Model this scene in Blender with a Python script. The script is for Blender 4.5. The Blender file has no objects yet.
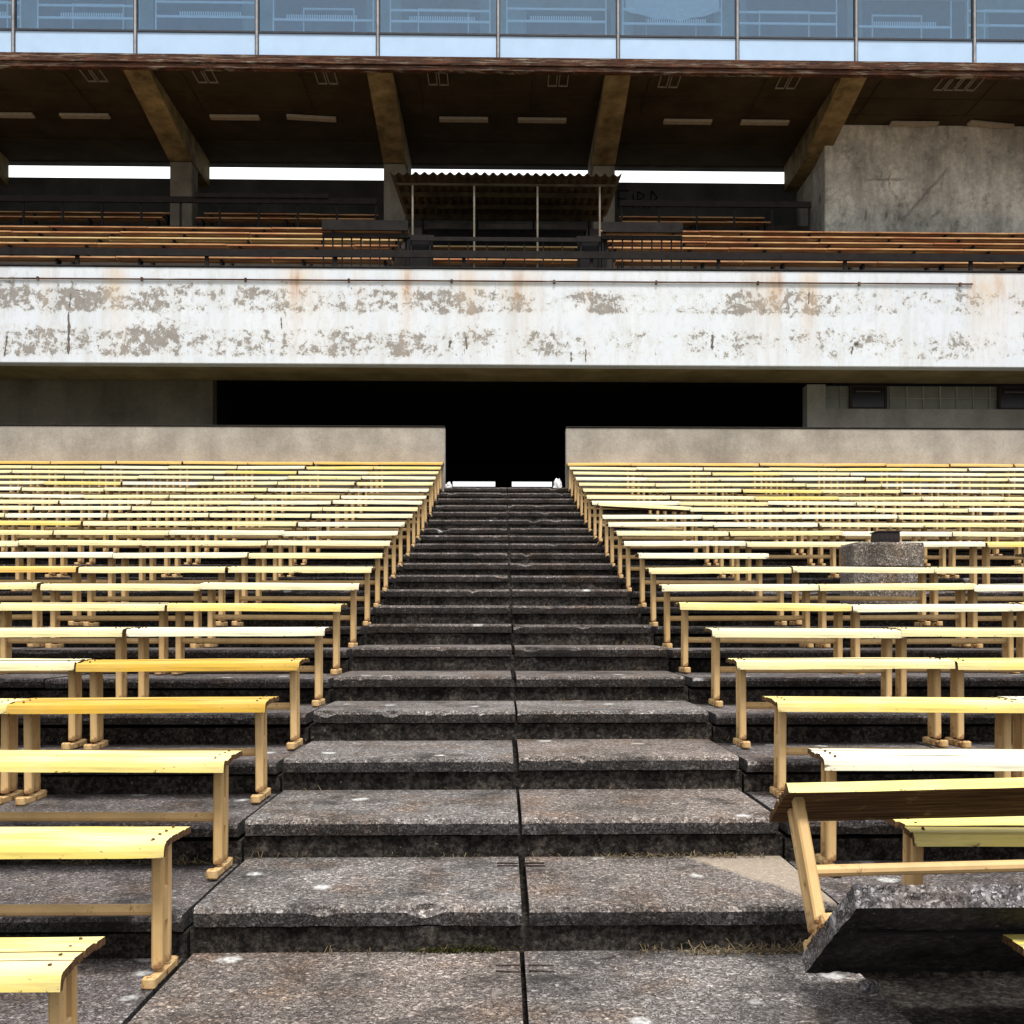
import bpy, bmesh, math, random
from mathutils import Vector, Matrix, noise
random.seed(7)
R = math.radians
SC = bpy.context.scene
COL = SC.collection
EYE = 2.14                       # eye height above the ground in front of the stand
# ------------------------------------------------------------------ helpers
SH = .475                        # bench seat height
class MB:
    """collects shapes, then builds ONE mesh object"""
    def __init__(s): s.v = []; s.f = []; s.m = []
    def add(s, vs, fs, mi=0):
        o = len(s.v); s.v += [tuple(v) for v in vs]
        for f in fs: s.f.append([i + o for i in f]); s.m.append(mi)
    def box(s, x0, x1, y0, y1, z0, z1, mi=0, mat=None):
        vs = [(x0,y0,z0),(x1,y0,z0),(x1,y1,z0),(x0,y1,z0),(x0,y0,z1),(x1,y0,z1),(x1,y1,z1),(x0,y1,z1)]
        if mat is not None: vs = [mat @ Vector(v) for v in vs]
        s.add(vs, [(0,3,2,1),(4,5,6,7),(0,1,5,4),(1,2,6,5),(2,3,7,6),(3,0,4,7)], mi)
    def bbox(s, x0, x1, y0, y1, z0, z1, b=0.004, mi=0):
        """box with chamfered vertical and horizontal edges"""
        bm = bmesh.new()
        bmesh.ops.create_cube(bm, size=1)
        for v in bm.verts:
            v.co = Vector(((x0+x1)/2 + v.co.x*(x1-x0), (y0+y1)/2 + v.co.y*(y1-y0), (z0+z1)/2 + v.co.z*(z1-z0)))
        bmesh.ops.bevel(bm, geom=bm.edges[:], offset=b, segments=1, affect='EDGES')
        bm.verts.index_update()
        s.add([v.co[:] for v in bm.verts], [[v.index for v in f.verts] for f in bm.faces], mi); bm.free()
    def tube(s, p, q, r, n=8, mi=0, r2=None):
        p, q = Vector(p), Vector(q); d = (q-p).normalized()
        a = d.orthogonal().normalized(); b = d.cross(a); r2 = r if r2 is None else r2
        vs = [p + (a*math.cos(2*math.pi*i/n) + b*math.sin(2*math.pi*i/n))*r for i in range(n)]
        vs += [q + (a*math.cos(2*math.pi*i/n) + b*math.sin(2*math.pi*i/n))*r2 for i in range(n)]
        fs = [(i, (i+1) % n, n+(i+1) % n, n+i) for i in range(n)] + [tuple(range(n))[::-1], tuple(range(n, 2*n))]
        s.add(vs, fs, mi)
    def prism_x(s, prof, x0, x1, mi=0):
        """closed profile of (y, z) swept along x"""
        n = len(prof)
        vs = [(x0, y, z) for y, z in prof] + [(x1, y, z) for y, z in prof]
        s.add(vs, [(i, n+i, n+(i+1) % n, (i+1) % n) for i in range(n)] + [tuple(range(n)), tuple(range(n, 2*n))[::-1]], mi)
    def mesh(s, name, mats):
        me = bpy.data.meshes.new(name); me.from_pydata(s.v, [], s.f)
        for m in mats: me.materials.append(m)
        me.polygons.foreach_set('material_index', s.m)
        bm = bmesh.new(); bm.from_mesh(me); bmesh.ops.recalc_face_normals(bm, faces=bm.faces[:]); bm.to_mesh(me); bm.free()
        me.update(); return me
    def build(s, name, mats, parent=None):
        if not isinstance(mats, (list, tuple)): mats = [mats]
        return link(name, s.mesh(name, mats), parent)
def link(name, data, parent=None, loc=None):
    o = bpy.data.objects.new(name, data); COL.objects.link(o)
    if parent:
        o.parent = parent
        if loc is None: o.matrix_parent_inverse = wmat(parent).inverted()
    if loc: o.location = loc
    return o
def wmat(o):
    m = Matrix.Translation(o.location) @ o.rotation_euler.to_matrix().to_4x4()
    return wmat(o.parent) @ o.matrix_parent_inverse @ m if o.parent else m
def tag(o, label=None, cat=None, group=None, kind=None):
    if label: o['label'] = label
    if cat: o['category'] = cat
    if group: o['group'] = group
    if kind: o['kind'] = kind
    return o
def empty(name, loc, label, cat, group=None):
    o = bpy.data.objects.new(name, None); COL.objects.link(o); o.location = loc; o.empty_display_size = .2
    return tag(o, label, cat, group)
# ------------------------------------------------------------------ materials
class NT:
    def __init__(s, name):
        s.m = bpy.data.materials.new(name); s.m.use_nodes = True; s.t = s.m.node_tree; s.n = s.t.nodes
        s.b = s.n['Principled BSDF']; s.tc = s.n.new('ShaderNodeTexCoord'); s.o = s.tc.outputs['Object']
    def L(s, a, b): s.t.links.new(a, b)
    def map(s, scale=(1,1,1), loc=(0,0,0), src=None):
        n = s.n.new('ShaderNodeMapping'); n.inputs['Scale'].default_value = scale; n.inputs['Location'].default_value = loc
        s.L(src or s.o, n.inputs['Vector']); return n.outputs[0]
    def noise(s, scale, detail=3, rough=.5, vec=None, dist=0):
        n = s.n.new('ShaderNodeTexNoise'); n.inputs['Scale'].default_value = scale; n.inputs['Detail'].default_value = detail
        n.inputs['Roughness'].default_value = rough; n.inputs['Distortion'].default_value = dist
        s.L(vec or s.o, n.inputs['Vector']); return n.outputs['Fac']
    def vor(s, scale, vec=None, feature='F1', rnd=1):
        n = s.n.new('ShaderNodeTexVoronoi'); n.feature = feature; n.inputs['Scale'].default_value = scale
        n.inputs['Randomness'].default_value = rnd; s.L(vec or s.o, n.inputs['Vector']); return n
    def ramp(s, fac, stops, interp='LINEAR'):
        n = s.n.new('ShaderNodeValToRGB'); cr = n.color_ramp; cr.interpolation = interp
        while len(cr.elements) < len(stops): cr.elements.new(.5)
        for e, (p, c) in zip(cr.elements, stops):
            e.position = p; e.color = (c, c, c, 1) if isinstance(c, (int, float)) else (*c, 1)
        s.L(fac, n.inputs[0]); return n.outputs[0]
    def mix(s, fac, a, b, blend='MIX'):
        n = s.n.new('ShaderNodeMix'); n.data_type = 'RGBA'; n.blend_type = blend
        for k, v in ((0, fac), (6, a), (7, b)):
            if isinstance(v, (int, float)): n.inputs[k].default_value = v if k == 0 else (v, v, v, 1)
            elif isinstance(v, tuple): n.inputs[k].default_value = (*v, 1)
            else: s.L(v, n.inputs[k])
        return n.outputs[2]
    def math(s, op, a, b=0, clamp=False):
        n = s.n.new('ShaderNodeMath'); n.operation = op; n.use_clamp = clamp
        for k, v in ((0, a), (1, b)):
            if isinstance(v, (int, float)): n.inputs[k].default_value = v
            else: s.L(v, n.inputs[k])
        return n.outputs[0]
    def sep(s, vec=None):
        n = s.n.new('ShaderNodeSeparateXYZ'); s.L(vec or s.o, n.inputs[0]); return n.outputs
    def bump(s, h, strength=.3, dist=.01):
        n = s.n.new('ShaderNodeBump'); n.inputs['Strength'].default_value = strength; n.inputs['Distance'].default_value = dist
        s.L(h, n.inputs['Height']); s.L(n.outputs[0], s.b.inputs['Normal'])
    def rnd(s):
        return s.n.new('ShaderNodeObjectInfo').outputs['Random']
    def done(s, col, rough=.85, spec=.3):
        if isinstance(col, tuple): s.b.inputs['Base Color'].default_value = (*col, 1)
        else: s.L(col, s.b.inputs['Base Color'])
        if isinstance(rough, (int, float)): s.b.inputs['Roughness'].default_value = rough
        else: s.L(rough, s.b.inputs['Roughness'])
        s.b.inputs['Specular IOR Level'].default_value = spec
        return s.m

def m_tread(name, tint=(1, 1, 1), patch=False, k=1.0, spots=.36):
    t = NT(name)
    # exposed aggregate: pebbles of every grey in a dark binder
    v1 = t.vor(92); v2 = t.vor(210)
    peb = t.ramp(t.sep(v1.outputs['Color'])[0], [(.0, (.045,.040,.039)), (.35, (.11,.098,.094)), (.62, (.19,.170,.158)), (.86, (.30,.275,.255)), (1, (.56,.52,.49))])
    fin = t.ramp(t.sep(v2.outputs['Color'])[1], [(.0, (.02,.018,.017)), (.5, (.12,.107,.10)), (.85, (.22,.20,.19)), (1, (.50,.47,.45))])
    c = t.mix(t.ramp(t.noise(55, 3, .6), [(.42, 0), (.58, 1)]), peb, fin)
    big = t.noise(1.9, 8, .68)
    c = t.mix(1, c, t.ramp(big, [(.30, .38), (.47, .85), (.62, 1.15), (.75, 1.5)]), 'MULTIPLY')
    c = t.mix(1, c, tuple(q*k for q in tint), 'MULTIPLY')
    sp = t.noise(90, 3, .7)
    # brown dirt films and black algae blots
    c = t.mix(t.ramp(t.noise(3.3, 5, .6, t.map(loc=(7,3,1))), [(.50, 0), (.66, .6)]), c, t.mix(1, c, (.82,.60,.42), 'MULTIPLY'))
    c = t.mix(t.ramp(t.noise(2.6, 9, .75, t.map(loc=(1,9,4))), [(.54, 0), (.66, .85)]), c, (.018,.016,.015))
    c = t.mix(t.ramp(t.noise(8, 8, .75, t.map(loc=(4,2,6))), [(.60, 0), (.68, .7)]), c, (.02,.018,.017))
    # round pale lichen spots
    warp = t.n.new('ShaderNodeVectorMath'); warp.operation = 'ADD'
    nn = t.n.new('ShaderNodeTexNoise'); nn.inputs['Scale'].default_value = 14; t.L(t.o, nn.inputs['Vector'])
    sc = t.n.new('ShaderNodeVectorMath'); sc.operation = 'SCALE'; sc.inputs['Scale'].default_value = .05; t.L(nn.outputs['Color'], sc.inputs[0])
    t.L(t.o, warp.inputs[0]); t.L(sc.outputs[0], warp.inputs[1])
    v = t.vor(3.6, warp.outputs[0])
    spot = t.ramp(v.outputs['Distance'], [(.10, 1), (.17, 0)])
    pick = t.ramp(t.sep(v.outputs['Color'])[0], [(spots, 0), (spots+.04, 1)])
    m = t.math('MULTIPLY', t.math('MULTIPLY', spot, pick), t.ramp(t.noise(60, 3), [(.35, .3), (.6, 1)]))
    c = t.mix(m, c, (.62,.62,.60))
    rough = .92
    if patch:   # clean pale patch left where something lay for years
        x, y, z = t.sep()
        e = t.math('ADD', t.math('ADD', x, t.math('MULTIPLY', y, .48)), t.math('MULTIPLY', t.noise(5, 3), .10))
        k = t.ramp(e, [(.0, 0), (1, 1)])
        e2 = t.math('MULTIPLY', t.math('SUBTRACT', e, 3.04), 22, True)
        c = t.mix(e2, c, t.mix(.42, (.44,.36,.27), c))
    t.bump(sp, .7, .010)
    return t.done(c, rough, .25)
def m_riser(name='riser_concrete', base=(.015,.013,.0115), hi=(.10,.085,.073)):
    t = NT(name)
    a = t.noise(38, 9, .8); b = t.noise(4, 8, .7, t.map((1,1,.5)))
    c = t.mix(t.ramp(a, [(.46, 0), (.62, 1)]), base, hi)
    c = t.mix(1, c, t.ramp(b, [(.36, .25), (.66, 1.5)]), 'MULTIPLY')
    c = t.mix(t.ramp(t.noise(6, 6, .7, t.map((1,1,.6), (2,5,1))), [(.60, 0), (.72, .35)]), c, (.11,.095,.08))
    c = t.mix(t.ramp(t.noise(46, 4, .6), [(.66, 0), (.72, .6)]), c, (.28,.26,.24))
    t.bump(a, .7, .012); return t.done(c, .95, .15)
def m_concrete(name, lo, hi, scale=1.2, streak=.5, bands=0, spec=.2):
    t = NT(name)
    a = t.noise(scale, 8, .65); f = t.noise(30, 4, .6)
    c = t.mix(t.ramp(a, [(.33, 0), (.66, 1)]), lo, hi)
    c = t.mix(streak, c, t.mix(1, c, t.ramp(t.noise(1.6, 6, .6, t.map((1,1,.12), (3,1,0))), [(.3, .55), (.6, 1.15)]), 'MULTIPLY'))
    c = t.mix(.5, c, t.mix(1, c, t.ramp(f, [(.3, .75), (.7, 1.2)]), 'MULTIPLY'))
    if bands:
        z = t.sep()[2]; w = t.n.new('ShaderNodeTexWave'); w.bands_direction = 'Z'; w.inputs['Scale'].default_value = bands
        w.inputs['Distortion'].default_value = .6; t.L(t.o, w.inputs['Vector'])
        c = t.mix(1, c, t.ramp(w.outputs['Fac'], [(.0, .72), (.12, 1)]), 'MULTIPLY')
    t.bump(f, .25, .01); return t.done(c, .92, spec)
def m_flat(name, col, rough=.7, spec=.3, var=.35, scale=6, metal=0):
    t = NT(name); a = t.noise(scale, 6, .65)
    c = t.mix(1, col, t.ramp(a, [(.3, 1-var), (.7, 1+var)]), 'MULTIPLY')
    t.b.inputs['Metallic'].default_value = metal; t.bump(a, .1, .004)
    return t.done(c, rough, spec)
def m_seat(name, a, b, bleach=.35):
    t = NT(name); r = t.rnd()
    c = t.mix(r, a, b)
    g = t.noise(7, 7, .7, t.map((.35, 6, 6)))
    g2 = t.noise(3, 5, .6, t.map((.8, 3, 3), (4,2,1)))
    c = t.mix(t.ramp(g2, [(.42, 0), (.68, bleach)]), c, (.82,.79,.66))
    c = t.mix(1, c, t.ramp(g, [(.3, .72), (.55, 1.05)]), 'MULTIPLY')
    # grey bare wood where the paint has worn through along the grain
    rnd3 = t.n.new('ShaderNodeCombineXYZ'); t.L(t.math('MULTIPLY', r, 37), rnd3.inputs[0]); t.L(t.math('MULTIPLY', r, 11), rnd3.inputs[1])
    off = t.n.new('ShaderNodeVectorMath'); off.operation = 'ADD'; t.L(t.o, off.inputs[0]); t.L(rnd3.outputs[0], off.inputs[1])
    z = t.noise(4, 5, .62, t.map((.8, 7, 4), (1,7,3), off.outputs[0]))
    ps = t.sep(); top = t.ramp(t.math('ADD', ps[1], .16), [(.0, 0), (.06, .35), (.16, .8), (.3, 1)])
    w = t.math('MULTIPLY', t.ramp(z, [(.54, 0), (.66, .8)]), top)
    c = t.mix(w, c, (.30,.265,.20))
    # chipped lower edge of the front slat and ends
    low = t.ramp(t.math('MULTIPLY', t.math('SUBTRACT', ps[2], SH-.056), 17), [(.0, .13), (.4, .03), (1, 0)])
    ends = t.ramp(t.math('ABSOLUTE', ps[0]), [(.55, 0), (.595, .11)])
    ch = t.math('ADD', t.noise(13, 8, .75, t.map((.8,2,2), (5,1,0), off.outputs[0])), t.math('ADD', low, ends))
    c = t.mix(t.ramp(ch, [(.70, 0), (.74, .9)]), c, (.13,.075,.035))
    c = t.mix(t.ramp(t.noise(22, 5, .7, t.map((.6,2,2))), [(.69, 0), (.72, .8)]), c, (.12,.08,.04))
    t.bump(g, .2, .003); return t.done(c, .6, .35)
def m_leg():
    t = NT('peach_leg_paint'); a = t.noise(9, 7, .7); g = t.noise(5, 6, .6, t.map((1,1,.6)))
    c = t.mix(t.rnd(), (.62,.40,.165), (.74,.50,.235))
    c = t.mix(1, c, t.ramp(g, [(.3, .75), (.65, 1.1)]), 'MULTIPLY')
    c = t.mix(t.ramp(t.noise(18, 8, .75, t.map((1,1,.5),(3,2,1))), [(.60, 0), (.66, .85)]), c, (.17,.075,.03))
    c = t.mix(t.ramp(t.math('ADD', a, t.ramp(t.sep()[2], [(.03, .22), (.16, 0)])), [(.60, 0), (.72, .85)]), c, (.22,.11,.05))
    t.bump(a, .15, .003); return t.done(c, .6, .3)
def m_rust(name='rusty_foot'):
    t = NT(name); a = t.noise(16, 7, .7)
    c = t.ramp(a, [(.36, (.07,.03,.014)), (.43, (.30,.13,.05)), (.48, (.58,.37,.16)), (.64, (.72,.50,.25))])
    t.bump(a, .4, .006); return t.done(c, .85, .2)
def m_parapet():
    t = NT('peeling_white_paint'); x, y, z = t.sep()
    zz = t.math('SUBTRACT', z, EYE + 5.07)                       # 0 .. 1.9 up the face
    zn = t.math('DIVIDE', zz, 1.9)
    paint = t.mix(t.noise(.9, 6, .65), (.70,.755,.82), (.86,.89,.925))
    paint = t.mix(t.ramp(t.noise(2, 7, .7, t.map((1,1,.1), (5,0,0))), [(.5, 0), (.72, .55)]), paint, (.52,.49,.42))
    paint = t.mix(t.ramp(t.noise(11, 6, .7, t.map((1,1,.5))), [(.5, 0), (.7, .4)]), paint, (.55,.56,.56))
    band = t.ramp(zn, [(.02, .0), (.10, .40), (.32, .42), (.43, .18), (.50, .14), (.56, .46), (.74, .48), (.84, .22), (.90, 0)])
    big = t.noise(1.1, 3, .5, t.map((1,1,1.0), (2.3,0,.4)))
    fine = t.math('ADD', t.math('MULTIPLY', t.noise(4.6, 12, .78, t.map((1,1,1.15), (0,0,3)), .3), .50), t.math('MULTIPLY', t.noise(9.0, 8, .72, t.map((1,1,.9), (4,0,1)), .5), .50))
    v = t.math('ADD', fine, t.math('MULTIPLY', t.math('SUBTRACT', big, .5), .38))
    v = t.math('ADD', v, t.math('MULTIPLY', band, .36))
    # left and centre are worse than the right
    v = t.math('SUBTRACT', v, t.math('MULTIPLY', t.ramp(t.math('DIVIDE', t.math('ADD', x, 2), 8, True), [(0, 0), (1, 1)]), .04))
    k = t.ramp(v, [(.668, 0), (.68, 1)])
    bare = t.mix(t.noise(9, 8, .75), (.20,.185,.17), (.46,.425,.385))
    halo = t.ramp(v, [(.60, 0), (.66, .5)])
    c = t.mix(halo, paint, (.62,.60,.55)); c = t.mix(k, c, bare)
    k2 = t.ramp(t.math('ADD', t.noise(15, 9, .8, t.map((1,1,.55), (9,0,1))), t.math('MULTIPLY', band, .14)), [(.665, 0), (.69, 1)])
    c = t.mix(k2, c, (.16,.125,.105))
    # rust runs under the pipe and from the rail posts
    st = t.ramp(t.noise(1.25, 3, .5, t.map((1,1,.04), (1.7,0,0))), [(.52, 0), (.66, 1)])
    core = t.ramp(t.noise(5, 4, .6, t.map((1,1,.06), (.7,0,0))), [(.50, 0), (.68, 1)])
    fade = t.ramp(zn, [(.0, .12), (.35, .22), (.6, .45), (.86, 1), (1, .5)])
    ru = t.math('MULTIPLY', t.math('MULTIPLY', st, fade), t.ramp(t.noise(7, 6, .7, t.map((1,1,.4))), [(.3, .35), (.6, 1)]))
    ru = t.math('MULTIPLY', ru, .75); c = t.mix(ru, c, (.74,.56,.36))
    c = t.mix(t.math('MULTIPLY', ru, core), c, (.46,.20,.07))
    t.bump(k, .5, .008); return t.done(c, .75, .25)

M = {}
M['tread'] = m_tread('aggregate_concrete'); M['tread_patch'] = m_tread('aggregate_concrete_patch', (1.05,1,.95), True)
M['tread_brown'] = m_tread('aggregate_concrete_brown', (1.05,.98,.92))
M['front'] = m_tread('dark_slab_front', (.95,.97,1.0), k=.42, spots=.93); M['front_up'] = m_tread('black_slab_front', (1,.95,.92), k=.3, spots=.93); M['tread_up'] = m_tread('darker_upper_tread', (1,.95,.92), k=.8)  # slab fronts coloured darker than their tops, upper steps darker still
M['tread_far'] = m_tread('aggregate_concrete_side', (.82,.80,.82))
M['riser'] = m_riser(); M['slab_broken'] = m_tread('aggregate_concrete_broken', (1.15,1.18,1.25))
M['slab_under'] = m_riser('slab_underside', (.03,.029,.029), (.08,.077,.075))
M['leg'] = m_leg(); M['rust'] = m_rust()
M['lemon'] = m_seat('lemon_seat_paint', (.82,.71,.32), (.83,.76,.46))
M['white'] = m_seat('bleached_seat_paint', (.81,.77,.50), (.81,.79,.60), .6)
M['yellow'] = m_seat('yellow_seat_paint', (.80,.62,.15), (.82,.67,.22), .4)
M['golden'] = m_seat('golden_seat_paint', (.60,.355,.03), (.66,.41,.05), .1)
M['orange'] = m_seat('orange_seat_paint', (.78,.47,.10), (.80,.50,.15), .15)
M['green'] = m_seat('greenish_seat_paint', (.78,.64,.15), (.80,.66,.19), .2)
def m_wood():
    t = NT('bare_brown_wood'); a = t.noise(6, 8, .7, t.map((.6, 14, 6))); b = t.noise(9, 6, .7)
    c = t.ramp(a, [(.34, (.03,.016,.008)), (.5, (.11,.058,.026)), (.66, (.20,.12,.06))])
    c = t.mix(t.ramp(b, [(.6, 0), (.7, .6)]), c, (.35,.25,.1)); t.bump(a, .4, .006); return t.done(c, .88, .15)
M['wood'] = m_wood()
M['parapet'] = m_parapet()
M['lowwall'] = m_concrete('pale_low_wall', (.30,.272,.238), (.44,.405,.36), 2.0, .45)
M['soffit'] = m_concrete('stained_soffit', (.26,.19,.08), (.48,.37,.19), 1.0, .4)
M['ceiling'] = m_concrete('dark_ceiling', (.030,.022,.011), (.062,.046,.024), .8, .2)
M['beam'] = m_concrete('beam_concrete', (.10,.075,.033), (.33,.25,.12), 1.8, .7)
M['column'] = m_concrete('column_concrete', (.16,.14,.105), (.30,.27,.21), 1.1, .5)
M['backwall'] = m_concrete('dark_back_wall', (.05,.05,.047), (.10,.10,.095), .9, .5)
M['block'] = m_concrete('grey_block_wall', (.32,.31,.25), (.62,.60,.52), .9, .8)
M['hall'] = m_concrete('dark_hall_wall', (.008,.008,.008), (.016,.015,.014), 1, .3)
M['hallwall'] = m_concrete('brown_concourse_wall', (.15,.13,.09), (.25,.22,.16), 1, .5)
M['kiosk'] = m_concrete('kiosk_wall', (.36,.335,.27), (.52,.49,.41), 1.2, .6)
M['deck'] = m_concrete('upper_deck_concrete', (.04,.034,.028), (.09,.078,.065), 1.2, .3)
M['darksteel'] = m_flat('dark_steel', (.010,.009,.010), .7, .2, .4)
M['rail'] = m_flat('brown_black_rail', (.014,.011,.010), .75, .2, .5)
def m_plank(name, a, b):
    t = NT(name); g = t.noise(4, 7, .7, t.map((.35, 5, 5))); f = t.noise(1.3, 5, .6, t.map((1,4,4), (2,1,5)))
    c = t.mix(t.ramp(f, [(.38, 0), (.62, 1)]), a, b); c = t.mix(1, c, t.ramp(g, [(.32, .6), (.6, 1.08)]), 'MULTIPLY')
    return t.done(c, .65, .3)
M['plank'] = m_plank('upper_plank_paint', (.74,.50,.20), (.80,.62,.32))
M['plankred'] = m_plank('upper_plank_red', (.50,.20,.09), (.72,.44,.20))
M['canopy'] = m_flat('canopy_sheet', (.055,.045,.028), .85, .1, .5, 4)
M['post'] = m_flat('pale_post', (.22,.19,.15), .7, .2, .4)
M['mullion'] = m_flat('grey_mullion', (.38,.36,.36), .5, .4, .3)
M['transom'] = m_flat('dark_transom', (.035,.04,.05), .5, .4, .3)
M['spandrel'] = m_flat('pale_blue_panel', (.52,.70,.92), .35, .4, .06, 2)
M['room'] = m_flat('press_room_wall', (.50,.62,.66), .8, .2, .25, 1.2); M['roomdark'] = m_flat('press_room_panel', (.17,.24,.35), .8, .2, .3, 1.5); M['cloth'] = m_flat('pale_cloth', (.72,.74,.76), .9, .1, .1)
M['roomwhite'] = m_flat('white_rails', (.80,.84,.86), .5, .3, .08)
M['lamp'] = m_flat('lamp_housing', (.36,.32,.25), .6, .3, .2)
M['vent'] = m_flat('vent_frame', (.26,.23,.18), .6, .3, .2)
M['block_stone'] = m_tread('coarse_block_concrete', (1.35,1.28,1.18))
M['box'] = m_flat('dark_metal_box', (.02,.014,.018), .6, .3, .3)
M['bag'] = m_flat('white_plastic', (.8,.8,.8), .4, .4, .1)
M['grass'] = m_flat('dry_straw', (.17,.13,.075), .9, .1, .6, 30)
M['moss'] = m_flat('moss_green', (.035,.035,.008), .95, .1, .5, 40)
M['ground'] = m_concrete('forecourt_ground', (.09,.09,.08), (.16,.155,.14), .3, .1)
M['rust_bar'] = m_flat('rusty_dark_bar', (.045,.032,.026), .9, .1, .6, 60)
M['crack'] = m_flat('dark_crack', (.17,.145,.125), .95, .1, .6, 30)
def m_blockface():
    t = NT('smudged_block_wall'); x, y, z = t.sep()
    a = t.noise(.8, 9, .7); f = t.noise(9, 8, .75); b = t.noise(1.4, 7, .7, t.map((1,1,.25), (3,1,0)))
    c = t.mix(t.ramp(a, [(.36, 0), (.62, 1)]), (.42,.41,.355), (.78,.76,.67))
    c = t.mix(1, c, t.ramp(b, [(.34, .6), (.6, 1.12)]), 'MULTIPLY'); c = t.mix(1, c, t.ramp(f, [(.3, .72), (.7, 1.2)]), 'MULTIPLY')
    c = t.mix(t.ramp(t.math('ADD', t.noise(2.2, 8, .75, t.map((1,1,.7), (5,0,2))), t.ramp(t.math('DIVIDE', t.math('SUBTRACT', z, EYE+10), 3), [(.35, .05), (.95, -.1)])), [(.58, 0), (.70, .6)]), c, (.09,.088,.078))
    wob = t.math('MULTIPLY', t.math('SUBTRACT', t.noise(6, 6, .7), .5), .22)
    for (x0, z0, x1, z1, w, k) in ((9.45, 11.53, 10.35, 11.55, .05, .75), (9.99, 11.35, 10.02, 11.75, .04, .6), (10.4, 10.55, 11.55, 11.85, .06, .6), (11.35, 11.25, 11.42, 11.7, .06, .5), (9.38, 10.5, 9.41, 10.75, .05, .7), (9.9, 10.5, 9.95, 10.72, .06, .75), (11.1, 10.58, 11.35, 10.75, .05, .65), (9.0, 12.3, 9.06, 12.36, .05, .8), (12.6, 12.25, 12.66, 12.3, .05, .8)):
        dx, dz = x1-x0, z1-z0; L = math.hypot(dx, dz); px = t.math('SUBTRACT', x, (x0+x1)/2); pz = t.math('SUBTRACT', z, EYE+(z0+z1)/2)
        u = t.math('ABSOLUTE', t.math('ADD', t.math('MULTIPLY', px, dx/L), t.math('MULTIPLY', pz, dz/L)))
        v = t.math('ABSOLUTE', t.math('ADD', t.math('ADD', t.math('MULTIPLY', px, -dz/L), t.math('MULTIPLY', pz, dx/L)), wob if L > .3 else t.math('MULTIPLY', wob, .4)))
        m = t.math('MULTIPLY', t.math('SUBTRACT', 1, t.math('DIVIDE', v, w), True), t.math('MULTIPLY', t.math('SUBTRACT', L/2+.08, u), 7, True))
        c = t.mix(t.math('MULTIPLY', m, t.ramp(f, [(.35, .2*k), (.6, 1.25*k)])), c, (.045,.045,.04))
    t.bump(f, .3, .01); return t.done(c, .92, .2)
M['blockface'] = m_blockface()
M['chalk'] = m_flat('chalk', (.45,.44,.40), .9, .1, .4, 20)
M['darkwin'] = m_flat('dark_window', (.012,.009,.010), .25, .5, .2)
M['winframe'] = m_flat('window_frame', (.035,.022,.02), .6, .3, .3)
def m_fascia():
    t = NT('rusty_fascia'); a = t.noise(5, 10, .78, t.map((.5,1,4))); b = t.noise(3.5, 8, .75, t.map((.4,1,9), (3,0,2))); g = t.noise(1.1, 4, .6, t.map((1,1,.2), (8,0,0)))
    c = t.ramp(a, [(.38, (.022,.012,.010)), (.48, (.075,.034,.020)), (.55, (.13,.052,.028)), (.66, (.21,.135,.08))])
    c = t.mix(t.ramp(b, [(.55, 0), (.60, .8)]), c, (.34,.33,.26))
    c = t.mix(t.ramp(g, [(.45, 0), (.65, .7)]), c, (.05,.022,.014))
    t.bump(a, .5, .012); return t.done(c, .9, .2)
M['fascia'] = m_fascia()
def m_glass():
    t = NT('blue_window_glass'); t.n.remove(t.b)
    tr = t.n.new('ShaderNodeBsdfTransparent'); tr.inputs[0].default_value = (.76,.88,.98,1)
    gl = t.n.new('ShaderNodeBsdfGlossy'); gl.inputs['Roughness'].default_value = .04; gl.inputs[0].default_value = (.72,.86,.95,1)
    bp = t.n.new('ShaderNodeBump'); bp.inputs['Strength'].default_value = .05; t.L(t.noise(.8, 2), bp.inputs['Height']); t.L(bp.outputs[0], gl.inputs['Normal'])
    mx = t.n.new('ShaderNodeMixShader'); mx.inputs[0].default_value = .13
    t.L(tr.outputs[0], mx.inputs[1]); t.L(gl.outputs[0], mx.inputs[2])
    t.L(mx.outputs[0], t.n['Material Output'].inputs['Surface']); return t.m
M['glass'] = m_glass()
def m_blocks():
    t = NT('glass_block_panel'); x, y, z = t.sep()
    c = t.mix(t.noise(3, 2), (.16,.165,.125), (.32,.32,.26))
    return t.done(c, .3, .5)
M['gblock'] = m_blocks()
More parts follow.
